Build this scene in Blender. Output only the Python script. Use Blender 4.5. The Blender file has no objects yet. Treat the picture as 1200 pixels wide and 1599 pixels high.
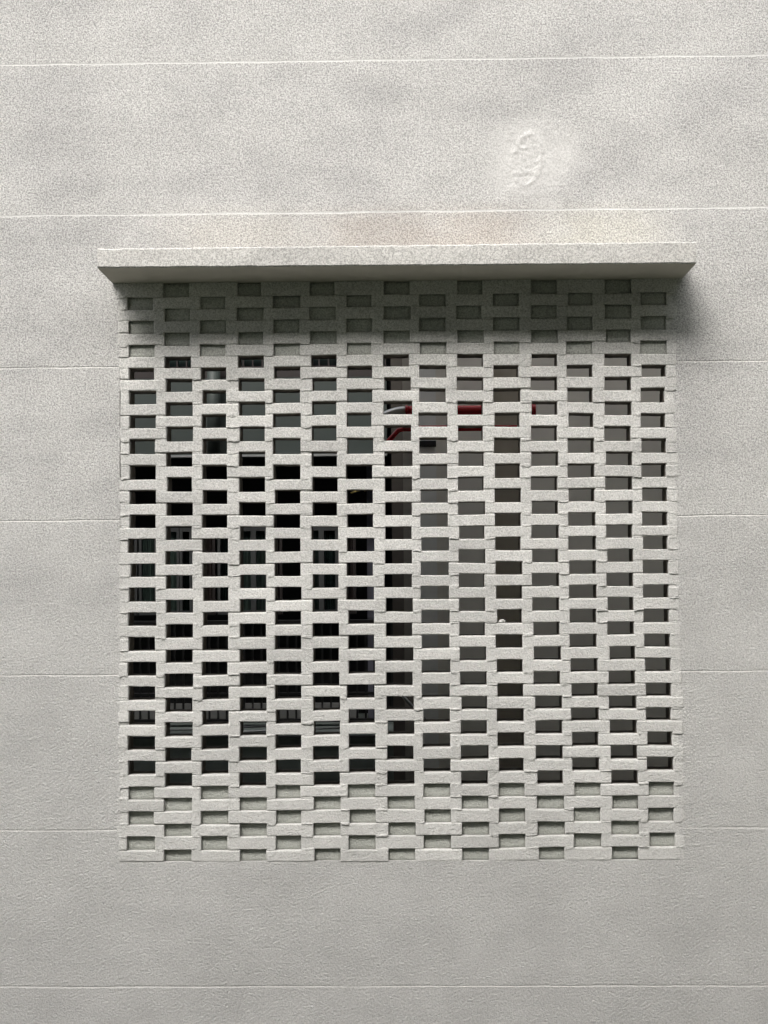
import bpy, bmesh, math, random
from mathutils import Vector, Matrix
R = math.radians
random.seed(11)
scn = bpy.context.scene
C = scn.collection

# ---------------------------------------------------------------- camera
W, H, F = 1200.0, 1599.0, 2200.0
PITCH, YAW, ROLL, DIST, EYE = 0.0329, 0.0174, -0.0074, 7.2086, 3.1
cd = bpy.data.cameras.new('camera')
cam = bpy.data.objects.new('camera', cd); C.objects.link(cam)
cd.sensor_fit = 'HORIZONTAL'; cd.sensor_width = 36.0; cd.lens = 36.0 * F / W
cd.clip_start = 0.05; cd.clip_end = 500
CM = Matrix.Rotation(YAW, 3, 'Z') @ Matrix.Rotation(R(90), 3, 'X') @ Matrix.Rotation(PITCH, 3, 'X') @ Matrix.Rotation(ROLL, 3, 'Z')
cam.matrix_world = Matrix.Translation((0, -DIST, EYE)) @ CM.to_4x4()
scn.camera = cam

def at(u, v, y=0.0):
    """where the sight line of photo point (u, v) meets the upright plane at depth y"""
    d = CM @ Vector(((u - W / 2) / F, -(v - H / 2) / F, -1.0))
    k = (y + DIST) / d.y
    return Vector((d.x * k, y, EYE + d.z * k))
def ax(u, v, y=0.0): return at(u, v, y).x
def az(u, v, y=0.0): return at(u, v, y).z

# ---------------------------------------------------------------- sky, sun, exposure
SUN_EL, SUN_AZ = 46.0, -22.0       # azimuth: degrees from straight behind the camera, minus = left
world = bpy.data.worlds.new('World'); scn.world = world; world.use_nodes = True
wn = world.node_tree; bg = wn.nodes['Background']
sky = wn.nodes.new('ShaderNodeTexSky'); sky.sky_type = 'NISHITA'; sky.sun_disc = False
sky.sun_elevation = R(SUN_EL); sky.sun_rotation = R(180 - SUN_AZ)
sky.dust_density = 6.0; sky.air_density = 1.0; sky.ozone_density = 1.0
hs = wn.nodes.new('ShaderNodeHueSaturation'); hs.inputs['Saturation'].default_value = 0.30
wn.links.new(sky.outputs[0], hs.inputs['Color']); wn.links.new(hs.outputs[0], bg.inputs[0])
bg.inputs[1].default_value = 0.145
sl = bpy.data.lights.new('sun', 'SUN'); sl.energy = 1.38; sl.angle = R(25); sl.color = (1.0, 0.97, 0.925)
sun = bpy.data.objects.new('sun', sl); C.objects.link(sun)
sdir = Vector((math.sin(R(SUN_AZ)) * math.cos(R(SUN_EL)), -math.cos(R(SUN_AZ)) * math.cos(R(SUN_EL)), math.sin(R(SUN_EL))))
sun.rotation_euler = sdir.to_track_quat('Z', 'Y').to_euler()
sun.location = sdir * 30
scn.view_settings.view_transform = 'Standard'; scn.view_settings.look = 'None'
scn.view_settings.gamma = 1.0; scn.view_settings.use_curve_mapping = False
scn.view_settings.exposure = 0.93

# ---------------------------------------------------------------- helpers
def link(o, parent=None):
    C.objects.link(o)
    if parent: o.parent = parent
    return o
def obj(name, bm, mats, parent=None, smooth=False, loc=None):
    me = bpy.data.meshes.new(name)
    bmesh.ops.recalc_face_normals(bm, faces=bm.faces)
    if loc is not None:
        bmesh.ops.translate(bm, verts=bm.verts, vec=-Vector(loc))
    bm.to_mesh(me); bm.free()
    for m in (mats if isinstance(mats, (list, tuple)) else [mats]): me.materials.append(m)
    if smooth:
        for p in me.polygons: p.use_smooth = True
    o = bpy.data.objects.new(name, me)
    if loc is not None: o.location = loc
    return link(o, parent)
def tag(o, label=None, cat=None, group=None, kind=None):
    if label: o['label'] = label
    if cat: o['category'] = cat
    if group: o['group'] = group
    if kind: o['kind'] = kind
    return o
def thing(name, label, cat, group=None):
    o = bpy.data.objects.new(name, None); o.empty_display_size = 0.2
    link(o); return tag(o, label, cat, group)
def box(bm, x0, x1, y0, y1, z0, z1, mi=0, bev=0.0):
    vs = [bm.verts.new((x, y, z)) for x in (x0, x1) for y in (y0, y1) for z in (z0, z1)]
    fs = [(0, 1, 3, 2), (4, 6, 7, 5), (0, 4, 5, 1), (2, 3, 7, 6), (0, 2, 6, 4), (1, 5, 7, 3)]
    nf = []
    for f in fs:
        g = bm.faces.new([vs[i] for i in f]); g.material_index = mi; nf.append(g)
    if bev:
        ed = set(e for g in nf for e in g.edges)
        bmesh.ops.bevel(bm, geom=list(ed), offset=bev, segments=2, affect='EDGES', profile=0.5)
def tube(bm, pts, r, n=16, caps=True):
    rings = []
    pts = [Vector(p) for p in pts]
    rr = r if isinstance(r, (list, tuple)) else [r] * len(pts)
    up = None
    for i, p in enumerate(pts):
        t = (pts[min(i + 1, len(pts) - 1)] - pts[max(i - 1, 0)]).normalized()
        if up is None:
            up = Vector((0, 0, 1)) if abs(t.z) < 0.9 else Vector((0, 1, 0))
        a = t.cross(up).normalized(); b = a.cross(t).normalized(); up = b
        rings.append([bm.verts.new(p + (a * math.cos(k * 2 * math.pi / n) + b * math.sin(k * 2 * math.pi / n)) * rr[i]) for k in range(n)])
    for q, s in zip(rings, rings[1:]):
        for k in range(n): bm.faces.new((q[k], q[(k + 1) % n], s[(k + 1) % n], s[k]))
    if caps:
        bm.faces.new(rings[0]); bm.faces.new(rings[-1][::-1])

# ---------------------------------------------------------------- materials
def newmat(name):
    m = bpy.data.materials.new(name); m.use_nodes = True
    nt = m.node_tree; return m, nt, nt.nodes['Principled BSDF']
def N(nt, typ, **kw):
    n = nt.nodes.new(typ)
    for k, v in kw.items():
        if k.startswith('i_'): n.inputs[k[2:].replace('_', ' ')].default_value = v
        else: setattr(n, k, v)
    return n
def math_(nt, op, a, b=None, c=None, clamp=False):
    n = nt.nodes.new('ShaderNodeMath'); n.operation = op; n.use_clamp = clamp
    for i, x in enumerate((a, b, c)):
        if x is None: continue
        if isinstance(x, (int, float)): n.inputs[i].default_value = x
        else: nt.links.new(x, n.inputs[i])
    return n.outputs[0]
def ramp(nt, src, a, b, lo=0.0, hi=1.0, smooth=True):
    n = nt.nodes.new('ShaderNodeMapRange'); n.interpolation_type = 'SMOOTHSTEP' if smooth else 'LINEAR'
    nt.links.new(src, n.inputs['Value'])
    n.inputs['From Min'].default_value = a; n.inputs['From Max'].default_value = b
    n.inputs['To Min'].default_value = lo; n.inputs['To Max'].default_value = hi
    return n.outputs[0]
def mixc(nt, fac, a, b, mode='MIX'):
    n = nt.nodes.new('ShaderNodeMix'); n.data_type = 'RGBA'; n.blend_type = mode
    if isinstance(fac, (int, float)): n.inputs[0].default_value = fac
    else: nt.links.new(fac, n.inputs[0])
    for s, x in ((6, a), (7, b)):
        if isinstance(x, tuple): n.inputs[s].default_value = (*x, 1)
        else: nt.links.new(x, n.inputs[s])
    return n.outputs[2]
def noise(nt, vec, scale, detail=2.0, rough=0.5, dist=0.0):
    n = N(nt, 'ShaderNodeTexNoise'); n.inputs['Scale'].default_value = scale
    n.inputs['Detail'].default_value = detail; n.inputs['Roughness'].default_value = rough
    n.inputs['Distortion'].default_value = dist
    nt.links.new(vec, n.inputs['Vector']); return n.outputs['Fac']
def mapping(nt, vec, scale):
    n = N(nt, 'ShaderNodeMapping'); n.inputs['Scale'].default_value = scale
    nt.links.new(vec, n.inputs['Vector']); return n.outputs[0]

PATCH = at(832, 250)
def render_plaster(name, base=(0.635, 0.627, 0.61), speck=1.0, bumpd=0.0045, stains=False, tint=None):
    m, nt, b = newmat(name)
    geo = N(nt, 'ShaderNodeNewGeometry'); pos = geo.outputs['Position']
    sep = N(nt, 'ShaderNodeSeparateXYZ'); nt.links.new(pos, sep.inputs[0])
    # trowel grain: gritty in the upper storey, smoother and finer below
    up = ramp(nt, sep.outputs['Z'], 1.6, 4.4)
    g1 = noise(nt, pos, 120, 3.0, 0.72, 0.5)
    g2 = noise(nt, pos, 84, 2.5, 0.55, 0.15)
    g3 = noise(nt, pos, 190, 1.0, 0.5)
    big = noise(nt, mapping(nt, pos, (1.0, 1.0, 2.0)), 1.3, 4.0, 0.55)
    blot = noise(nt, mapping(nt, pos, (1.0, 1.0, 1.8)), 4.0, 3.0, 0.6)
    # colour
    col = mixc(nt, ramp(nt, big, 0.3, 0.7), tuple(x * 0.95 for x in base), tuple(min(1, x * 1.05) for x in base))
    brush = noise(nt, mapping(nt, pos, (1.0, 1.0, 1.5)), 1.9, 3.0, 0.5, 0.2)
    col = mixc(nt, ramp(nt, blot, 0.35, 0.75), col, mixc(nt, 1.0, col, (0.94, 0.94, 0.94), 'MULTIPLY'))
    col = mixc(nt, math_(nt, 'MULTIPLY', ramp(nt, brush, 0.42, 0.66), math_(nt, 'MULTIPLY_ADD', up, 0.75, 0.25)), col, mixc(nt, 1.0, col, (0.88, 0.88, 0.885), 'MULTIPLY'))
    att = N(nt, 'ShaderNodeAttribute'); att.attribute_name = 'tone'
    col = mixc(nt, 1.0, col, math_(nt, 'ADD', 1.0, att.outputs['Fac']), 'MULTIPLY')
    if stains:
        # pinkish and yellowish water stains on the wall just above the ledge
        zc = az(640, 372); zt = az(640, 333)
        band = math_(nt, 'MULTIPLY', ramp(nt, sep.outputs['Z'], zt + 0.10, zc + 0.05), ramp(nt, sep.outputs['Z'], zc - 0.14, zc - 0.05))
        for (u0, u1, cc, s) in ((500, 820, (0.90, 0.83, 0.77), 0.75), (840, 1020, (0.98, 0.96, 0.88), 0.7), (250, 480, (0.97, 0.94, 0.89), 0.6)):
            xa, xb = ax(u0, 360), ax(u1, 360)
            w = math_(nt, 'MULTIPLY', ramp(nt, sep.outputs['X'], xa - 0.15, xa + 0.25), ramp(nt, sep.outputs['X'], xb + 0.2, xb - 0.15))
            w = math_(nt, 'MULTIPLY', w, band)
            w = math_(nt, 'MULTIPLY', w, ramp(nt, blot, 0.25, 0.6, 0.35, s))
            col = mixc(nt, w, col, mixc(nt, 1.0, col, cc, 'MULTIPLY'))
        # soft pale halo of the repair
        vm = N(nt, 'ShaderNodeVectorMath'); vm.operation = 'SUBTRACT'; nt.links.new(pos, vm.inputs[0]); vm.inputs[1].default_value = PATCH
        ms = mapping(nt, vm.outputs[0], (1.0, 1.0, 1.08))
        ln = N(nt, 'ShaderNodeVectorMath'); ln.operation = 'LENGTH'; nt.links.new(ms, ln.inputs[0])
        dd = math_(nt, 'ADD', ln.outputs['Value'], math_(nt, 'MULTIPLY', noise(nt, pos, 9, 3), 0.22))
        halo = ramp(nt, dd, 0.45, 0.25)
    else:
        halo = None
    sp = ramp(nt, g1, 0.38, 0.60)
    amp = math_(nt, 'MULTIPLY_ADD', up, 0.62 * speck, 0.42 * speck)
    if halo is not None:
        amp = math_(nt, 'MULTIPLY', amp, math_(nt, 'SUBTRACT', 1.0, math_(nt, 'MULTIPLY', halo, 0.5)))
        col = mixc(nt, math_(nt, 'MULTIPLY', halo, 0.3), col, (0.575, 0.568, 0.552))
    dark = mixc(nt, 1.0, col, (0.52, 0.52, 0.52), 'MULTIPLY')
    col = mixc(nt, math_(nt, 'MULTIPLY', math_(nt, 'SUBTRACT', 1.0, sp), amp), col, dark)
    pit = ramp(nt, g3, 0.62, 0.74)
    col = mixc(nt, math_(nt, 'MULTIPLY', pit, math_(nt, 'MULTIPLY', amp, 0.8)), col, mixc(nt, 1.0, col, (0.45, 0.45, 0.45), 'MULTIPLY'))
    if tint: col = mixc(nt, 1.0, col, tint, 'MULTIPLY')
    nt.links.new(col, b.inputs['Base Color'])
    b.inputs['Roughness'].default_value = 0.92; b.inputs['Specular IOR Level'].default_value = 0.25
    # relief
    h = math_(nt, 'ADD', math_(nt, 'MULTIPLY', g1, 0.9), math_(nt, 'MULTIPLY', g2, math_(nt, 'MULTIPLY_ADD', up, -0.45, 0.8)))
    h = math_(nt, 'ADD', h, math_(nt, 'MULTIPLY', blot, 0.35))
    if halo is not None: h = math_(nt, 'MULTIPLY', h, math_(nt, 'SUBTRACT', 1.0, math_(nt, 'MULTIPLY', halo, 0.5)))
    bp = N(nt, 'ShaderNodeBump'); bp.inputs['Strength'].default_value = 1.0; bp.inputs['Distance'].default_value = bumpd
    nt.links.new(h, bp.inputs['Height']); nt.links.new(bp.outputs[0], b.inputs['Normal'])
    nt.links.new(math_(nt, 'MULTIPLY_ADD', up, -0.5 * bumpd, 1.9 * bumpd), bp.inputs['Distance'])
    return m
def simple(name, col, rough=0.6, metal=0.0, nz=0.08, scale=6.0, spec=0.5, bump=0.0, stretch=(1, 1, 1)):
    m, nt, b = newmat(name)
    geo = N(nt, 'ShaderNodeNewGeometry')
    v = mapping(nt, geo.outputs['Position'], stretch)
    n = noise(nt, v, scale, 4.0, 0.6)
    c = mixc(nt, ramp(nt, n, 0.3, 0.7), tuple(x * (1 - nz) for x in col), tuple(min(1, x * (1 + nz)) for x in col))
    nt.links.new(c, b.inputs['Base Color'])
    b.inputs['Roughness'].default_value = rough; b.inputs['Metallic'].default_value = metal
    b.inputs['Specular IOR Level'].default_value = spec
    if bump:
        bp = N(nt, 'ShaderNodeBump'); bp.inputs['Distance'].default_value = bump
        nt.links.new(noise(nt, v, scale * 12, 3.0), bp.inputs['Height']); nt.links.new(bp.outputs[0], b.inputs['Normal'])
    return m

M_WALL = render_plaster('wall_render', stains=True)
M_JOINT = render_plaster('joint_render', base=(0.615, 0.61, 0.595), speck=0.35, bumpd=0.001)
M_JOINTLOW = render_plaster('joint_render_low', base=(0.61, 0.60, 0.58), speck=0.3, bumpd=0.002)
M_BRICK = render_plaster('brick_render', base=(0.68, 0.672, 0.648), speck=0.7, bumpd=0.0034)
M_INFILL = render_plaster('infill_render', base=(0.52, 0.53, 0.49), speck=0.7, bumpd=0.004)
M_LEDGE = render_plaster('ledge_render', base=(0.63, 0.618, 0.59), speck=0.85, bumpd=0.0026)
M_DEEP = simple('deep_brick', (0.17, 0.155, 0.135), 0.95, nz=0.25, scale=25, spec=0.15, bump=0.002)  # darker grey-brown for the brick faces set back from the front
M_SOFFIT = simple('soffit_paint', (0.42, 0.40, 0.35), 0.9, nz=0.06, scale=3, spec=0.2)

# ---------------------------------------------------------------- ground and street
bm = bmesh.new()
g = 60
vs = [bm.verts.new(p) for p in ((-g, -g, 0), (g, -g, 0), (g, g, 0), (-g, g, 0))]; bm.faces.new(vs)
tag(obj('ground', bm, simple('ground_asphalt', (0.11, 0.135, 0.08), 0.9, nz=0.2, scale=2.0, bump=0.003)), kind='structure')
bm = bmesh.new(); box(bm, -14, 14, -2.0, -0.001, 0.004, 0.12, bev=0.01)
tag(obj('pavement', bm, simple('pavement_stone', (0.10, 0.098, 0.092), 0.9, nz=0.12, scale=4.0)), kind='structure')

# ---------------------------------------------------------------- measured layout of the screen
# (top, bottom) of every row of openings, read at the left, middle and right of the screen
RL = [(443, 463.8), (463.8, 483.3), (481.7, 501.7), (500.8, 521.7), (519.2, 540.3), (538.3, 557.5), (557, 575), (574.2, 593), (591.7, 611.7), (610, 631.3), (628.3, 650), (648, 668.8), (666.7, 689.7), (685.5, 709.2), (705.8, 728.3), (726.3, 748.7), (745, 768), (765.5, 787.2), (784.7, 805.3), (803.8, 825), (821.7, 843.3), (841.3, 863.3), (860.3, 881.7), (880.3, 900.8), (898.3, 920), (917.5, 939.7), (937, 957.5), (956.3, 978), (975, 997), (995, 1017.2), (1015.3, 1036), (1034.2, 1056), (1052.5, 1074), (1072, 1094), (1090.3, 1113), (1110.3, 1133.5), (1128.3, 1151), (1149.7, 1171.8), (1168, 1190.5), (1188.3, 1210.5), (1208, 1230), (1228.7, 1250), (1247, 1268), (1267.5, 1289), (1286.7, 1307.5), (1306.7, 1329), (1327.5, 1346)]
RM = [(440, 459.7), (459.7, 478.7), (477.5, 498.3), (496.7, 517.5), (515.8, 535.8), (534.7, 553.3), (553, 572.5), (570.5, 590), (589.2, 609.2), (606.7, 627.5), (625.8, 647), (643.8, 665.8), (663.7, 688), (683, 708.7), (704.7, 728.3), (725.3, 748), (745, 767.5), (764.7, 785.8), (784.2, 805), (802.8, 823.3), (822.5, 842.5), (840.3, 860.8), (859.7, 880.2), (878, 899.2), (896.7, 917.7), (916.3, 936.5), (934.2, 955.5), (953.3, 974.2), (973, 994.5), (991.3, 1013.5), (1011.3, 1032.8), (1031.2, 1051.8), (1049.7, 1071), (1068.7, 1090.2), (1087.5, 1109.3), (1107.5, 1129.3), (1125.8, 1148), (1145.5, 1168.3), (1165, 1187.3), (1185.5, 1207.3), (1204.7, 1226.5), (1225, 1246.3), (1243.7, 1264.7), (1264.7, 1286.3), (1285, 1305.8), (1304.7, 1327.5), (1325.8, 1345.5)]
RR = [(435.5, 458), (455.8, 475.8), (475, 496.7), (493.3, 514.5), (513.8, 534.5), (531.7, 552.5), (552.2, 571.3), (569.2, 588), (588, 609.7), (605, 628), (626.7, 648.3), (645.3, 667.2), (665, 688.7), (684.2, 706.7), (705.3, 726.3), (723.3, 744.7), (743.7, 764.3), (761.3, 782.5), (781.3, 801.9), (799.2, 820.5), (818.7, 839.5), (836.3, 857.7), (856.7, 877), (874.7, 896), (894.2, 915.5), (912.5, 933.9), (932.5, 953), (950.5, 972), (970.3, 991.2), (990, 1010.5), (1008.7, 1030), (1027.5, 1048.8), (1047.5, 1069), (1066.3, 1087.5), (1086.3, 1107), (1104.7, 1125.5), (1124.2, 1146), (1142.8, 1165), (1163.3, 1186), (1182.5, 1203.5), (1203, 1225), (1221.7, 1243.3), (1242.5, 1263.7), (1261.7, 1283), (1282.2, 1304.7), (1301.3, 1323), (1322.5, 1341.7)]
# left and right edge of every column of openings, read at four heights
CX = {0: [(200, 239), (203.8, 243), (201, 243.2), (200, 241)], 1: [(255.5, 296.5), (259.5, 300), (259.3, 300.8), (257.5, 299.7)], 2: [(312, 352), (316, 354), (316.5, 356.3), (314, 356.7)], 3: [(370, 409.5), (373.5, 413.5), (375, 415.8), (375, 416.8)], 4: [(426.3, 467.5), (427, 469), (429, 470), (431.3, 471.5)], 5: [(484, 524.5), (487.5, 526.5), (488.5, 528.8), (491, 532.4)], 6: [(541.5, 580.8), (542, 581.5), (543, 584.5), (546.3, 587.2)], 7: [(599, 639.7), (600, 642.5), (602, 644.3), (607, 649)], 8: [(655, 696.7), (655, 698), (658.3, 702), (663, 704.2)], 9: [(713.5, 754), (715.5, 755.2), (717, 757.5), (722.5, 765)], 10: [(770.5, 811), (772, 812.5), (775.5, 815), (780, 822)], 11: [(829.5, 870.3), (830, 871), (832, 874), (841, 882.5)], 12: [(886.3, 926), (886.7, 927.5), (889.5, 931.5), (897.5, 939.7)], 13: [(945.5, 986.7), (945, 986), (949, 990.5), (957, 999)], 14: [(1001, 1041), (1002.3, 1039.5), (1005.5, 1045), (1014.7, 1055.3)]}
CY = [470, 640, 927, 1316]
def lerp(xs, ys, x):
    if x <= xs[0]: return ys[0]
    for i in range(len(xs) - 1):
        if x <= xs[i + 1]:
            t = (x - xs[i]) / (xs[i + 1] - xs[i]); return ys[i] * (1 - t) + ys[i + 1] * t
    return ys[-1]
NR = 47
def row_top(r, u):
    if r > NR - 1: return lerp([270, 620, 1000], [1346, 1345.5, 1343], u)
    return lerp([250, 590, 1000], [RL[r][0], RM[r][0], RR[r][0]], u)
def row_bot(r, u):
    if r < 0: return lerp([190, 620, 1050], [441, 438, 433], u)
    return lerp([250, 590, 1000], [RL[r][1], RM[r][1], RR[r][1]], u)
def left_end(v): return min(187.4, lerp([450, 540, 600, 800, 900, 1100, 1340], [183, 184, 189, 187.5, 185.5, 186.5, 184], v))
def right_end(v): return lerp([450, 600, 750, 950, 1100, 1340], [1056.5, 1057, 1058, 1062, 1066, 1070.5], v)
hole = {}
rj = random.Random(5)
for r in range(NR):
    for c in range(15):
        if (r + c) % 2 == 1:
            um = CX[c][1][0] + 20
            vm = (row_top(r, um) + row_bot(r, um)) / 2
            a = lerp(CY, [q[0] for q in CX[c]], vm) + rj.gauss(0, 0.75)
            b = lerp(CY, [q[1] for q in CX[c]], vm) + rj.gauss(0, 0.75)
            hole[(r, c)] = (a, b)
DEPTH = 0.15
XL, XR = ax(187.3, 900), ax(1056, 900)
ZT, ZB = az(620, 436), az(620, 1345)

# ---------------------------------------------------------------- the facade wall with its shadow-gap joints
facade = thing('facade_wall', 'pale grey rough rendered wall with thin horizontal joints surrounding the brick screen', 'wall')
JZ0, JP = 2.5786 + EYE, 0.7909
joints = [JZ0 - JP * i for i in range(-3, 8)]
X0, X1, Z0, Z1 = -9.0, 9.0, 0.0, 7.4
rw = random.Random(3)
wob = {}
def jw(i, x):
    k = (i, round(x, 3))
    if k not in wob: wob[k] = (rw.gauss(0, 0.0012), rw.gauss(0, 0.0006))
    return wob[k]
def wall_block(bm, xa, xb, za, zb):
    n = max(2, int((xb - xa) / 0.14)); xs = [xa + (xb - xa) * i / n for i in range(n + 1)]
    js = [(i, z) for i, z in enumerate(joints) if za + 0.03 < z < zb - 0.03]
    cols = []
    for x in xs:
        pr = [(0.0, zb, 0)]
        for i, z in js:
            dz, hw = jw(i, x)
            zz = z + dz; h = (0.0046 if z > 4.4 else 0.0040) + hw; dp = 0.0010 if z > 4.4 else 0.0021
            pr += [(0.0, zz + h + 0.001, 0), (dp - 0.0003, zz + h - 0.001, 1), (dp, zz - h + 0.003, 1), (0.0, zz - h - 0.001, 0)]
        pr.append((0.0, za, 0))
        cols.append([bm.verts.new((x, y, z)) for y, z, _ in pr])
    kinds = []
    kinds.append(0)
    for _ in js: kinds += [1, 1, 1, 0] if _[1] > 4.4 else [0, 0, 2, 0]
    for p, q in zip(cols, cols[1:]):
        for k in range(len(p) - 1):
            f = bm.faces.new((p[k], p[k + 1], q[k + 1], q[k])); f.material_index = kinds[k]
    # thickness
    def quad(*pts):
        bm.faces.new([bm.verts.new(p) for p in pts])
    T = DEPTH
    quad((xa, T, za), (xb, T, za), (xb, T, zb), (xa, T, zb))
    quad((xa, 0.006, za), (xa, T, za), (xa, T, zb), (xa, 0.006, zb))
    quad((xb, 0.006, za), (xb, T, za), (xb, T, zb), (xb, 0.006, zb))
    quad((xa, 0, zb), (xb, 0, zb), (xb, T, zb), (xa, T, zb))
    quad((xa, 0, za), (xb, 0, za), (xb, T, za), (xa, T, za))
bm = bmesh.new()
wall_block(bm, X0, XL, Z0, Z1); wall_block(bm, XR, X1, Z0, Z1)
wall_block(bm, XL, XR, ZT, Z1); wall_block(bm, XL, XR, Z0, ZB)
me_wall = obj('wall_panel', bm, [M_WALL, M_JOINT, M_JOINTLOW], facade)

# ledge over the screen
LD = 0.352
bm = bmesh.new()
rl = random.Random(8)
n = 90
rows = []
def led(u, vl, vr, y): return at(u, vl + (vr - vl) * (u - 152) / 936.0, y)
for i in range(n + 1):
    t = i / n
    u = 152 + 936 * t
    pb = led(u, 418, 411, -LD); pt = led(u, 388, 376.5, -LD)
    dzb, dzt = rl.gauss(0, 0.0007), rl.gauss(0, 0.0012)
    zb_, zt_ = pb.z + dzb, pt.z + dzt
    zs = az(178 + 890 * t, 442 + (434.5 - 442) * t, 0.0)
    ztop = zt_ + 0.02
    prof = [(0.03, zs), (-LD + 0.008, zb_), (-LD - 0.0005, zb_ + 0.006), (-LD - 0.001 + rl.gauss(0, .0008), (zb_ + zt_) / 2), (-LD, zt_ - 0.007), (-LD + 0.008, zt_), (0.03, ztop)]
    rows.append([bm.verts.new((pb.x, y, z)) for y, z in prof])
for p, q in zip(rows, rows[1:]):
    for k in range(len(p) - 1):
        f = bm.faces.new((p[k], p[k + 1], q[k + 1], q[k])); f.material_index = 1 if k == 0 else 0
    bm.faces.new((p[0], q[0], q[-1], p[-1]))
bm.faces.new(rows[0]); bm.faces.new(rows[-1][::-1])
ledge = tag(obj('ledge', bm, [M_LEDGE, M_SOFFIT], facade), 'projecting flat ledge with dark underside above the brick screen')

# trowelled repair with a raised ragged rectangle
bm = bmesh.new()
from mathutils import noise as mnoise
a0, a1 = at(770, 320), at(905, 175)
nx, nz = 120, 130
grid = []
def seg(px, pz, x1, z1, x2, z2):
    dx, dz = x2 - x1, z2 - z1; L = dx * dx + dz * dz
    t = max(0, min(1, ((px - x1) * dx + (pz - z1) * dz) / L))
    return math.hypot(px - x1 - t * dx, pz - z1 - t * dz)
def P(u, v): q = at(u, v); return q.x, q.z
ridges = []
for k in range(20):
    def op(k):
        t = 2 * math.pi * k / 20
        return (824 + 21 * math.cos(t) + 3 * math.sin(t), 249 - 40 * math.sin(t))
    if k in (10, 11): continue
    ridges.append((op(k), op(k + 1), 3.4 if k < 5 or k > 15 else 2.6, 4.0))
ridges += [((850, 208), (845, 288), 2.4, 8), ((797, 293), (838, 290), 2.2, 6), ((814, 231), (834, 229), 2.2, 3.2), ((808, 271), (836, 267), 2.6, 4.5), ((858, 289), (884, 290), 1.8, 2.5)]
rid = [(P(*a), P(*b), h * 0.0007, w * 0.0033) for a, b, h, w in ridges]
for i in range(nx + 1):
    col = []
    for j in range(nz + 1):
        x = a0.x + (a1.x - a0.x) * i / nx; z = a0.z + (a1.z - a0.z) * j / nz
        e = min(i, nx - i, j, nz - j) / 14.0; e = min(1.0, e)
        h = -0.003 + 0.0045 * e
        h += e * 0.0013 * mnoise.noise((x * 14, 0, z * 14)) + e * 0.0010 * mnoise.noise((x * 45, 3, z * 45))
        for (p1, p2, hh, ww) in rid:
            d = seg(x + 0.006 * mnoise.noise((x * 30, 9, z * 30)), z + 0.006 * mnoise.noise((x * 30, 5, z * 30)), *p1, *p2)
            h += hh * e * math.exp(-(d / ww) ** 2)
        u_, v_ = x - P(822, 250)[0], z - P(822, 250)[1]
        if abs(u_) < 0.07 and abs(v_) < 0.09: h -= 0.0011 * e * (0.5 + 1.6 * mnoise.noise((x * 55, 1, z * 55)))
        col.append(bm.verts.new((x, -h, z)))
    grid.append(col)
for p, q in zip(grid, grid[1:]):
    for k in range(nz): bm.faces.new((p[k], q[k], q[k + 1], p[k + 1]))
tag(obj('repair_patch', bm, M_WALL, facade, smooth=True), 'smooth pale plaster repair with a raised ragged outline')

# ---------------------------------------------------------------- the brick screen
screen = thing('brick_screen', 'openwork screen of staggered rendered bricks set in the wall below the ledge', 'brick screen')
rb = random.Random(21)
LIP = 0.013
def brick(bm, uA, uB, r, capL=True, capR=True):
    """one brick of course r between photo columns uA and uB, on the wall plane"""
    um = (uA + uB) / 2
    yo = rb.gauss(0, 0.0016) - 0.0015
    tilt = rb.gauss(0, 0.2)
    vT0, vT1 = row_bot(r - 1, uA) - tilt + rb.gauss(0, .22), row_bot(r - 1, uB) + tilt + rb.gauss(0, .22)
    vB0, vB1 = row_top(r + 1, uA) - tilt + rb.gauss(0, .22), row_top(r + 1, uB) + tilt + rb.gauss(0, .22)
    A, B = at(uA, (vT0 + vB0) / 2), at(uB, (vT1 + vB1) / 2)
    zt0, zt1, zb0, zb1 = az(uA, vT0), az(uB, vT1), az(uA, vB0), az(uB, vB1)
    b = 0.0038 * rb.uniform(0.75, 1.3)
    n = max(3, int((B.x - A.x) / 0.022))
    ph = rb.uniform(0, 100)
    L = B.x - A.x
    ts = [0.0, b * 0.35 / L, b / L] + [i / n for i in range(1, n)] + [1 - b / L, 1 - b * 0.35 / L, 1.0]
    ins = [b, b * 0.3, 0] + [0] * (n - 1) + [0, b * 0.3, b]
    if not capL: ins[0] = ins[1] = 0
    if not capR: ins[-1] = ins[-2] = 0
    secs = []
    for t, e in zip(ts, ins):
        x = A.x + L * t
        wt = 0.0011 * mnoise.noise((x * 22, ph, 0)) + 0.0010 * mnoise.noise((x * 70, ph, 4)); wb = 0.0011 * mnoise.noise((x * 22, ph, 9)) + 0.0010 * mnoise.noise((x * 70, ph, 14)); wy = 0.0016 * mnoise.noise((x * 14, ph, 20))
        zt = zt0 + (zt1 - zt0) * t + wt; zb = zb0 + (zb1 - zb0) * t + wb
        y = yo + wy
        wm = 0.0012 * mnoise.noise((x * 40, ph, 31))
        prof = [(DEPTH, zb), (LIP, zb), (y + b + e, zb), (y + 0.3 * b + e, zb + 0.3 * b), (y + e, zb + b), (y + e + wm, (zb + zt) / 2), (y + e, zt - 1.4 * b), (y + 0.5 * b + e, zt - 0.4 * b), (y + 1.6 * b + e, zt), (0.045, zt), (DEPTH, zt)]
        xe = A.x + L * t + (0.0009 * mnoise.noise((ph, t, 3)))
        secs.append([bm.verts.new((xe, yy, zz)) for yy, zz in prof])
    skin(bm, secs, rb.gauss(0.0, 0.035))
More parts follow.
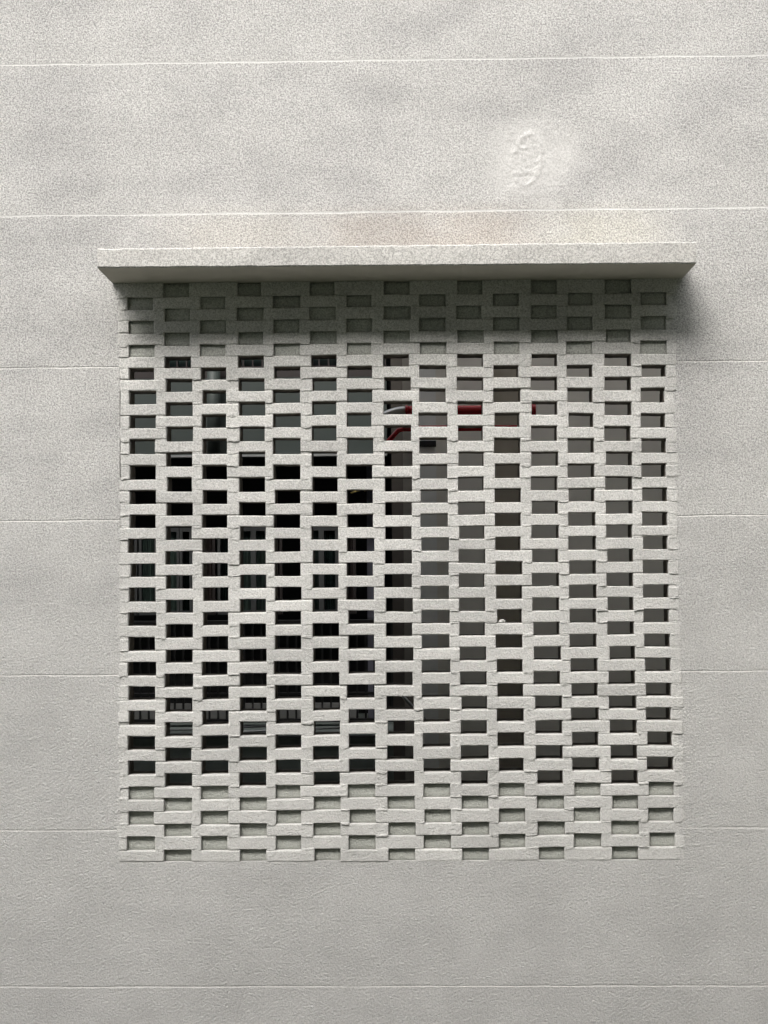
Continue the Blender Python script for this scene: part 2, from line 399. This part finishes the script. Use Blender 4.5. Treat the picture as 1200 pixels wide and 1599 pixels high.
def skin(bm, secs, tone=0.0):
    m = len(secs[0]); lay = bm.faces.layers.float.get('tone') or bm.faces.layers.float.new('tone')
    def face(vs, mi):
        f = bm.faces.new(vs); f.material_index = mi; f[lay] = tone
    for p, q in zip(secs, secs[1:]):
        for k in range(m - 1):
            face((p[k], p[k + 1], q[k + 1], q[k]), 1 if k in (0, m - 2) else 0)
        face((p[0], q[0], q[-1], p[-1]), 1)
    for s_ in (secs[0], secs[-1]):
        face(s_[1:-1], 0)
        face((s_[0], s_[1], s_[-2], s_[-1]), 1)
def mortar(bm, uA, uB, r):
    """bed joint between course r and r + 1, smeared with render"""
    um = (uA + uB) / 2
    vt, vb = row_top(r + 1, um), row_bot(r, um)
    A, B = at(uA, (vt + vb) / 2), at(uB, (vt + vb) / 2)
    zt, zb = az(um, vt), az(um, vb)
    L = B.x - A.x; n = 8; ph = rb.uniform(0, 100)
    kind = rb.random()
    if kind < 0.55: base, ex = rb.uniform(-0.0035, -0.0012), rb.uniform(0.004, 0.008)     # smeared flush
    elif kind < 0.8: base, ex = rb.uniform(0.0005, 0.005), 0.0035                         # struck back
    else: base, ex = rb.uniform(-0.0065, -0.004), rb.uniform(0.002, 0.005)                # squeezed out
    secs = []
    for i in range(n + 1):
        t = i / n; x = A.x + L * t
        e = 0.0035 if i in (0, n) else 0
        y = base + 0.003 * mnoise.noise((x * 40, ph, 1)) + e
        d0 = 0.006 * mnoise.noise((x * 45, ph, 6)); d1 = 0.006 * mnoise.noise((x * 45, ph, 16))
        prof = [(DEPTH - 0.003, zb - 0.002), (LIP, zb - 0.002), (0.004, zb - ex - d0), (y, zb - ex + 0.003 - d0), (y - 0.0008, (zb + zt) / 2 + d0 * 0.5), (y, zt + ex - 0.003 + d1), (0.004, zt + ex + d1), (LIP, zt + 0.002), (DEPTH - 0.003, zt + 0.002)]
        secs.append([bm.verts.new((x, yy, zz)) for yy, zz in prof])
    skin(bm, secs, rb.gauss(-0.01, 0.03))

def spans(r):
    """brick extents of course r: between its openings"""
    v = (row_top(r, 600) + row_bot(r, 600)) / 2
    cs = [c for c in range(15) if (r + c) % 2 == 1]
    out = []
    lo = left_end(v) + max(-2.5, min(0.9, rb.gauss(-0.3, 1.0)))
    for c in cs:
        out.append((lo, hole[(r, c)][0])); lo = hole[(r, c)][1]
    out.append((lo, right_end(v) + max(-1.0, rb.gauss(0, 1.1))))
    return out
SP = [spans(r) for r in range(NR)]
def build(rows):
    bm = bmesh.new()
    for r in rows:
        for k, (a, b) in enumerate(SP[r]):
            brick(bm, a, b, r, True, True)
        if r < NR - 1:
            for (a, b) in SP[r]:
                for (c, d) in SP[r + 1]:
                    lo, hi = max(a, c), min(b, d)
                    if hi - lo > 5: mortar(bm, lo + 0.15, hi - 0.15, r)
    return bm
blind_a = tag(obj('blind_brickwork', build(range(0, 6)), [M_BRICK, M_DEEP], screen), 'closed courses in the shade right under the ledge')
openw = obj('open_brickwork', build(range(6, 41)), [M_BRICK, M_DEEP], screen)
blind_b = tag(obj('blind_brickwork', build(range(41, 47)), [M_BRICK, M_DEEP], screen), 'closed courses at the foot of the screen')
def edge(i, m, k=0.045):
    return 0.0 if i == 0 else 1.0 if i == m else k + (1 - 2 * k) * (i - 1) / (m - 2)
# recessed infill bricks closing the first and last rows
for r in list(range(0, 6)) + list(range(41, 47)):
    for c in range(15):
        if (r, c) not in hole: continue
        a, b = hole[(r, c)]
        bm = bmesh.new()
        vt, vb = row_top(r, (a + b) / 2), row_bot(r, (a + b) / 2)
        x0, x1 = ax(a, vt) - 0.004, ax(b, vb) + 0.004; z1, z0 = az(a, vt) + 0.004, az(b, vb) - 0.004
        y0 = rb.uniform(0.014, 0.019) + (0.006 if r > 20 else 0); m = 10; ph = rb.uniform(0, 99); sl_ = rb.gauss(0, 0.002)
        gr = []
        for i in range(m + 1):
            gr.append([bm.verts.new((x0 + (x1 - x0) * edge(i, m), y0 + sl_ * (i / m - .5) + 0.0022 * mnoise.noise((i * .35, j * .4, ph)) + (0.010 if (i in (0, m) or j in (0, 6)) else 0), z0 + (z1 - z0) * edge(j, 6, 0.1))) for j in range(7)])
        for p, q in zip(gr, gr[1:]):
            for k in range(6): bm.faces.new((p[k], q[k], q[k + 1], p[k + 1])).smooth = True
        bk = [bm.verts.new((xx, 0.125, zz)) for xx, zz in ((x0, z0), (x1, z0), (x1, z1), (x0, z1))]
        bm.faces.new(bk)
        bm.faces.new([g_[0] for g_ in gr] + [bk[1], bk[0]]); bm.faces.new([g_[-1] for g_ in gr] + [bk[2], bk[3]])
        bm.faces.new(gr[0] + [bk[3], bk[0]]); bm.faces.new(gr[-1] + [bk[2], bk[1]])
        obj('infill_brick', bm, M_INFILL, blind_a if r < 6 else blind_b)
# mortar frame behind the ragged edges of the screen
bm = bmesh.new()
box(bm, XL - 0.003, XL + 0.022, 0.012, 0.118, ZB, ZT); obj('edge_mortar', bm, M_BRICK, screen)
bm = bmesh.new(); box(bm, XR - 0.022, XR + 0.003, 0.012, 0.118, ZB, ZT)
obj('edge_mortar', bm, M_BRICK, screen)

# plaster crumbs left lying in the openings
def crumb(u, v, s, label):
    bm = bmesh.new()
    bmesh.ops.create_icosphere(bm, subdivisions=2, radius=1)
    for w_ in bm.verts:
        k = 1 + 0.35 * mnoise.noise(w_.co * 1.7 + Vector((u, 0, 0)))
        w_.co = Vector((w_.co.x * s[0] * k, w_.co.y * 0.02 * k, w_.co.z * s[1] * k + 0.25 * w_.co.x * s[1]))
    p = at(u, v, 0.02)
    bmesh.ops.translate(bm, verts=bm.verts, vec=p)
    tag(obj('plaster_crumb', bm, M_BRICK, loc=p), label, 'crumb')
crumb(784, 970.5, (0.018, 0.012), 'grey plaster lump lying in an opening right of the middle of the brick screen')
crumb(861, 915.5, (0.011, 0.005), 'small flat pale plaster chip on the bed of a screen opening')

# ---------------------------------------------------------------- behind the screen
M_GREY = simple('inner_grey_paint', (0.78, 0.76, 0.70), 0.8, nz=0.05, scale=1.5, spec=0.2)
M_GREYL = simple('pier_grey_paint', (0.80, 0.81, 0.79), 0.8, nz=0.04, scale=1.5, spec=0.2)
M_BROWN = simple('pilaster_brown_paint', (0.42, 0.39, 0.33), 0.8, nz=0.06, scale=1.5, spec=0.2)
M_RETURN = simple('return_shade', (0.20, 0.185, 0.165), 0.8, nz=0.06, spec=0.2)  # return strips step darker with depth: light fall-off put into their colour
M_RETURN_DEEP = simple('deep_return_shade', (0.10, 0.09, 0.08), 0.8, nz=0.05, spec=0.2)  # deepest strip, its shade put into the colour
M_FASC = simple('fascia_green_grey', (0.042, 0.052, 0.048), 0.55, nz=0.08, scale=1.2, spec=0.4)
M_SLAB = simple('slab_dark_green', (0.21, 0.24, 0.225), 0.6, nz=0.1, scale=1.5, spec=0.3)
M_BLACK = simple('dark_room', (0.012, 0.012, 0.013), 0.8, nz=0.2)
M_FRAME = simple('window_frame_brown', (0.022, 0.017, 0.016), 0.5)
M_FRAMEG = simple('window_frame_grey', (0.06, 0.063, 0.063), 0.45)
M_PANE = simple('window_pane_dark', (0.018, 0.03, 0.028), 0.25, spec=0.5, scale=0.8, nz=0.5)
M_CURT = simple('curtain_cloth', (0.06, 0.095, 0.08), 0.9, nz=0.45, scale=3.0, stretch=(9, 1, 0.15))
M_CURTB = simple('curtain_cloth_brown', (0.11, 0.085, 0.078), 0.9, nz=0.45, scale=3.0, stretch=(9, 1, 0.15))
M_RAIL = simple('railing_black_metal', (0.03, 0.03, 0.03), 0.45, metal=0.3)
M_LIGHTM = simple('galvanised_steel', (0.40, 0.41, 0.41), 0.45, metal=0.6)
M_RED = simple('pipe_red_paint', (0.42, 0.015, 0.022), 0.18, nz=0.1, spec=0.6)
M_SILVER = simple('pipe_silver_paint', (0.50, 0.50, 0.49), 0.3, metal=0.8, nz=0.1)
M_PANELG = simple('balustrade_panel_grey', (0.16, 0.16, 0.155), 0.7)
M_BRASS = simple('brass', (0.55, 0.42, 0.16), 0.3, metal=0.9)

YI = 1.7
# grey inner wall on the right
inner = thing('inner_wall', 'smooth grey painted wall seen through the right half of the brick screen', 'wall')
ZTI = 7.3
bm = bmesh.new()
xs = [ax(683, 900, YI), ax(769, 900, YI), ax(818, 900, YI), 5.5]
box(bm, xs[0], xs[1] , YI, YI + 0.5, 0.0, ZTI)
box(bm, xs[2], xs[3], YI, YI + 0.5, 0.0, ZTI)
obj('wall_panel', bm, M_GREY, inner)
bm = bmesh.new(); box(bm, xs[1], xs[2], YI + 0.06, YI + 0.5, 0.0, ZTI)
tag(obj('pilaster', bm, M_BROWN, inner), 'darker brown upright strip in the grey inner wall')
bm = bmesh.new(); box(bm, ax(648, 900, YI - 0.03), xs[0], YI - 0.03, YI + 0.5, 0.0, ZTI)
obj('pier', bm, M_GREYL, inner)
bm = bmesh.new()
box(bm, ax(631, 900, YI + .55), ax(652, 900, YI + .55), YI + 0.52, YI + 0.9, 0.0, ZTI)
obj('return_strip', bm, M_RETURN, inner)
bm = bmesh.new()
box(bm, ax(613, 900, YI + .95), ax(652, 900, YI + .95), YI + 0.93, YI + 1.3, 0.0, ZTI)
obj('return_strip', bm, M_RETURN_DEEP, inner)
bm = bmesh.new()
p, q = at(650, 688, YI - 0.05), at(681.5, 697, YI - 0.05)
box(bm, p.x, q.x, YI - 0.045, YI - 0.029, q.z, p.z, bev=0.002)
tag(obj('vent_slot', bm, M_BLACK, inner), 'small black slot in the pale pier')

# red pipes
def hpipe(u0, u1, v, y, r, label, parts):
    t = thing('red_pipe', label, 'pipe', 'red pipes behind the brick screen')
    a, b = at(u0, v, y), at(u1, v - (u1 - u0) * 0.006, y)
    bm = bmesh.new(); tube(bm, [a, b], r, 24); obj('pipe_run', bm, M_RED, t, smooth=True)
    parts(t, a, b); return t
YP = 1.2
def partsA(t, a, b):
    R_ = 0.028
    bm = bmesh.new(); tube(bm, [b + Vector((-0.012, 0, 0)), b + Vector((0.014, 0, 0))], R_ + 0.008, 24); obj('collar', bm, M_RED, t)
    bm = bmesh.new(); tube(bm, [b + Vector((-0.004, 0, 0)), b + Vector((-0.004, 0, -0.09))], R_ * 0.55, 16); obj('drop_pipe', bm, M_RED, t, smooth=True)
    e = at(596, 652, YP)
    c1 = a + Vector((-0.07, 0, 0.0)); pts = []
    for i in range(13):
        s = i / 12
        pts.append((1 - s) ** 2 * a + 2 * s * (1 - s) * c1 + s * s * e)
    bm = bmesh.new(); tube(bm, pts, [R_ - 0.002] * 13, 24); obj('elbow', bm, M_SILVER, t, smooth=True)
    bm = bmesh.new(); tube(bm, [a + Vector((-0.002, 0, 0)), a + Vector((0.012, 0, 0))], R_ + 0.004, 24); obj('collar', bm, M_RED, t)
hpipe(634, 833, 640.8, YP, 0.028, 'thick red pipe with a silver elbow, upper of the two behind the screen', partsA)
def partsB(t, a, b):
    e = at(597, 700, YP + 0.05)
    bm = bmesh.new(); tube(bm, [a + Vector((0.02, 0, 0)), a + Vector((-0.03, 0, -0.012)), e], 0.0155, 20); obj('branch_pipe', bm, M_RED, t, smooth=True)
    bm = bmesh.new(); m_ = a.lerp(e, 0.75); n_ = a.lerp(e, 0.95)
    tube(bm, [m_, n_], 0.024, 20); obj('collar', bm, M_RED, t)
hpipe(630, 818, 669.0, YP + 0.05, 0.0185, 'thinner red pipe with a slanting branch, lower of the two behind the screen', partsB)

# made-up slanting bar standing for a light patch on the inner wall
t = thing('light_patch_bar', 'made-up pale bar standing for a light patch at the foot of the grey pier', 'handrail')
bm = bmesh.new(); tube(bm, [at(612, 1068, 1.3), at(674, 1136, 1.3)], 0.010, 12); obj('rail', bm, M_LIGHTM, t, smooth=True)
bm = bmesh.new(); q = at(664, 1125, 1.3); tube(bm, [q, (q.x, YI, q.z - 0.03)], 0.007, 10); obj('bracket', bm, M_LIGHTM, t, smooth=True)

# building across the light well
YB = 3.4
back = thing('courtyard_building', 'dark green grey building seen through the left half of the brick screen', 'building')
XBL, XBR = -5.5, ax(606, 900, YB)
XBE = 5.6
def zb(v, y=YB): return az(380, v, y)
bm = bmesh.new()
box(bm, XBL, XBR, YB, YB + 0.25, zb(711.5), zb(590))
obj('fascia_beam', bm, M_FASC, back)
bm = bmesh.new()
box(bm, XBL, XBR, YB - 0.03, YB + 0.0, zb(713.5), zb(710.2))
obj('fascia_lip', bm, M_LIGHTM, back)
bm = bmesh.new()
box(bm, XBL, XBE, YB - 0.02, YB + 1.6, 0.0, zb(1149))
obj('floor_slab', bm, M_SLAB, back)
bm = bmesh.new()       # room shell behind the openings
box(bm, XBL, XBE, YB + 1.5, YB + 1.7, zb(1150), ZTI); box(bm, XBL, XBE, YB + 0.26, YB + 1.5, zb(640) , zb(590) )
obj('room_shell', bm, M_BLACK, back)
bm = bmesh.new(); box(bm, XBL, XBE, YB + 0.02, YB + 0.4, zb(520), ZTI); obj('upper_wall', bm, M_FASC, back)
# window band above the beam
bm = bmesh.new()
z0_, z1_ = zb(589), zb(548)
box(bm, XBL, XBR, YB + 0.02, YB + 0.07, z0_, z0_ + 0.05); box(bm, XBL, XBR, YB + 0.02, YB + 0.07, z1_ - 0.04, z1_)
x = XBL
while x < XBR:
    box(bm, x, x + 0.010, YB + 0.025, YB + 0.06, z0_ + 0.05, z1_ - 0.04); x += 0.072
box(bm, XBL, XBR, YB + 0.022, YB + 0.05, zb(573.5), zb(571.5))
obj('window_grille', bm, M_FRAME, back)
bm = bmesh.new(); box(bm, XBL, XBR, YB + 0.12, YB + 0.13, z0_, z1_); obj('window', bm, M_PANE, back)
# tall windows below it
wz1, wz0 = zb(822), zb(962)
edges = [(192, 214, 0), (217, 245, 1), (249, 280, 1), (281, 300, 2), (316, 336, 3), (340, 362, 2), (372, 396, 1), (396, 418, 1), (430, 441, 3), (486, 502, 1), (502, 528, 2), (540, 556, 3)]
for (u0, u1, k) in edges:
    bm = bmesh.new()
    xa, xb_ = ax(u0, 890, YB + .3), ax(u1, 890, YB + .3)
    yy = YB + 0.3
    box(bm, xa, xa + 0.02, yy, yy + 0.05, wz0, wz1); box(bm, xb_ - 0.02, xb_, yy, yy + 0.05, wz0, wz1)
    box(bm, xa + 0.02, xb_ - 0.02, yy, yy + 0.05, wz1 - 0.03, wz1); box(bm, xa + 0.02, xb_ - 0.02, yy, yy + 0.05, wz0, wz0 + 0.03)
    w_ = obj('window', bm, M_FRAMEG if k != 3 else M_FRAME, back)
    bm = bmesh.new()
    nn = 24; pv = []
    for i in range(nn + 1):
        x = xa + 0.02 + (xb_ - xa - 0.04) * i / nn; yc = yy + 0.04 + 0.012 * math.sin(i * 1.9)
        pv.append((bm.verts.new((x, yc, wz0 + .03)), bm.verts.new((x, yc, wz1 - .03))))
    for p_, q_ in zip(pv, pv[1:]): bm.faces.new((p_[0], q_[0], q_[1], p_[1]))
    obj('curtain' if k else 'pane', bm, (M_PANE, M_CURT, M_PANE, M_CURTB)[k], w_)
# low grey parapet panels glimpsed between the balusters
bm = bmesh.new(); box(bm, XBL, ax(560, 1110, YB + 0.6), YB + 0.55, YB + 0.6, zb(1126, YB + .6), zb(1098, YB + .6)); obj('low_panel', bm, M_PANELG, back)
bm = bmesh.new(); box(bm, XBL, XBE, YB - 0.06, YB - 0.022, zb(1149) - 0.012, zb(1149) + 0.004); obj('slab_edge', bm, M_FRAMEG, back)

# downpipe in front of the fascia
t = thing('downpipe', 'round grey pipe standing in front of the dark green fascia', 'pipe')
bm = bmesh.new(); q = at(334, 650, YB - 0.1)
tube(bm, [(q.x, q.y, zb(712)), (q.x, q.y, zb(560))], 0.05, 24); obj('pipe_run', bm, M_FASC, t, smooth=True)
bm = bmesh.new(); tube(bm, [(q.x, q.y, zb(600)), (q.x, q.y, zb(596))], 0.056, 24); box(bm, q.x - .01, q.x + .01, q.y + 0.04, YB, zb(600), zb(597)); obj('bracket', bm, M_FRAMEG, t)

# balcony railing
YRL = YB - 0.25
t = thing('balcony_railing', 'black metal balcony railing of thin uprights before the dark windows', 'railing')
ra, rb_ = az(380, 975, YRL), az(380, 1128, YRL)
for zz, h in ((ra, 0.03), (rb_, 0.025), (az(380, 1086, YRL), 0.02)):
    bm = bmesh.new(); box(bm, XBL, XBR + 0.1, YRL - 0.02, YRL + 0.02, zz, zz + h, bev=0.003); obj('rail', bm, M_RAIL, t)
xl, xr = ax(186, 1040, YRL) - 0.1, ax(612, 1040, YRL)
nb = 34
base = None
for i in range(nb):
    x = xl + (xr - xl) * i / (nb - 1)
    if base is None:
        bm = bmesh.new(); box(bm, -0.007, 0.007, -0.007, 0.007, 0, ra - rb_ - 0.025)
        base = obj('baluster', bm, M_RAIL, t); o = base
    else:
        o = base.copy(); C.objects.link(o); o.parent = t
    o.location = (x, YRL, rb_ + 0.025)
# pale slanting bars lying behind the railing foot
for i, (p, q, lab) in enumerate((((255, 1141, 2.9), (420, 1134, 3.0), 'upper of two pale steel bars lying at the railing foot'), ((255, 1148, 2.8), (600, 1134, 2.95), 'longer lower pale steel bar lying at the railing foot'))):
    bm = bmesh.new(); tube(bm, [at(*p), at(*q)], 0.008, 10)
    tag(obj('steel_bar', bm, M_LIGHTM, smooth=True), lab, 'bar', 'steel bars behind the screen')
# small brass lamp arm in the dark room
t = thing('lamp_arm', 'small brass lamp arm glinting in the dark opening near the middle', 'lamp')
bm = bmesh.new(); a, b = at(548, 770, YB - 0.1), at(564, 764.5, YB - 0.1); tube(bm, [a, b], [0.006, 0.009], 12); obj('arm', bm, M_BRASS, t, smooth=True)
bm = bmesh.new(); tube(bm, [b, at(570, 766, YB - 0.05), at(571, 766, YB + 1.5)], 0.006, 8); obj('bracket', bm, M_BRASS, t)
# bluish door edge
bm = bmesh.new(); box(bm, ax(572.5, 735, YB + .5), ax(584, 735, YB + .5), YB + 0.5, YB + 0.54, zb(1148), zb(720)); obj('door_leaf', bm, simple('door_blue_grey', (0.10, 0.10, 0.125), 0.5), back)

# side walls of the light well
t = thing('well_side_wall', 'plain dark side wall closing the light well on the left', 'wall')
bm = bmesh.new(); box(bm, -5.7, -5.52, 0.14, 5.1, 0, ZTI); obj('wall_panel', bm, M_GREY, t)
t = thing('well_side_wall', 'plain dark side wall closing the light well on the right', 'wall')
bm = bmesh.new(); box(bm, 5.62, 5.8, 0.14, 5.1, 0, ZTI); obj('wall_panel', bm, M_GREY, t)
# ---------------------------------------------------------------- the building across the street, behind the viewer
SY, SH = -11.8, 13.4
t = thing('street_building', 'plain grey building across the street behind the viewer', 'building')
M_OPP = simple('opposite_render', (0.14, 0.15, 0.12), 0.9, nz=0.1, scale=1.0)
bm = bmesh.new(); box(bm, -16, 16, SY - 6, SY, 0.0, SH); obj('wall', bm, M_OPP, t)
bm = bmesh.new(); box(bm, -16.1, 16.1, SY - 6, SY + 0.15, SH + 0.001, SH + 0.2, bev=0.01); obj('cornice', bm, M_OPP, t)
for zz in (0.9, 3.9, 6.9, 9.9):
    for x in range(-14, 15, 4):
        bm = bmesh.new(); box(bm, x - 0.8, x + 0.8, SY + 0.003, SY + 0.05, zz, zz + 1.4); w_ = obj('window', bm, M_FRAMEG, t)
        bm = bmesh.new(); box(bm, x - 0.72, x + 0.72, SY + 0.053, SY + 0.06, zz + 0.08, zz + 1.32); obj('pane', bm, M_PANE, w_)

t = thing('side_shade_block', 'added grey block out of view on the right, shading the lower wall', 'building')
bm = bmesh.new(); box(bm, 3.0, 9.0, -9.5, -0.003, 0.0, 5.6); obj('wall', bm, M_OPP, t)  # added unseen block, placed to darken the lower right of the facade
bm = bmesh.new(); box(bm, 2.95, 9.1, -9.6, -0.003, 5.601, 5.8, bev=0.01); obj('cornice', bm, M_OPP, t)
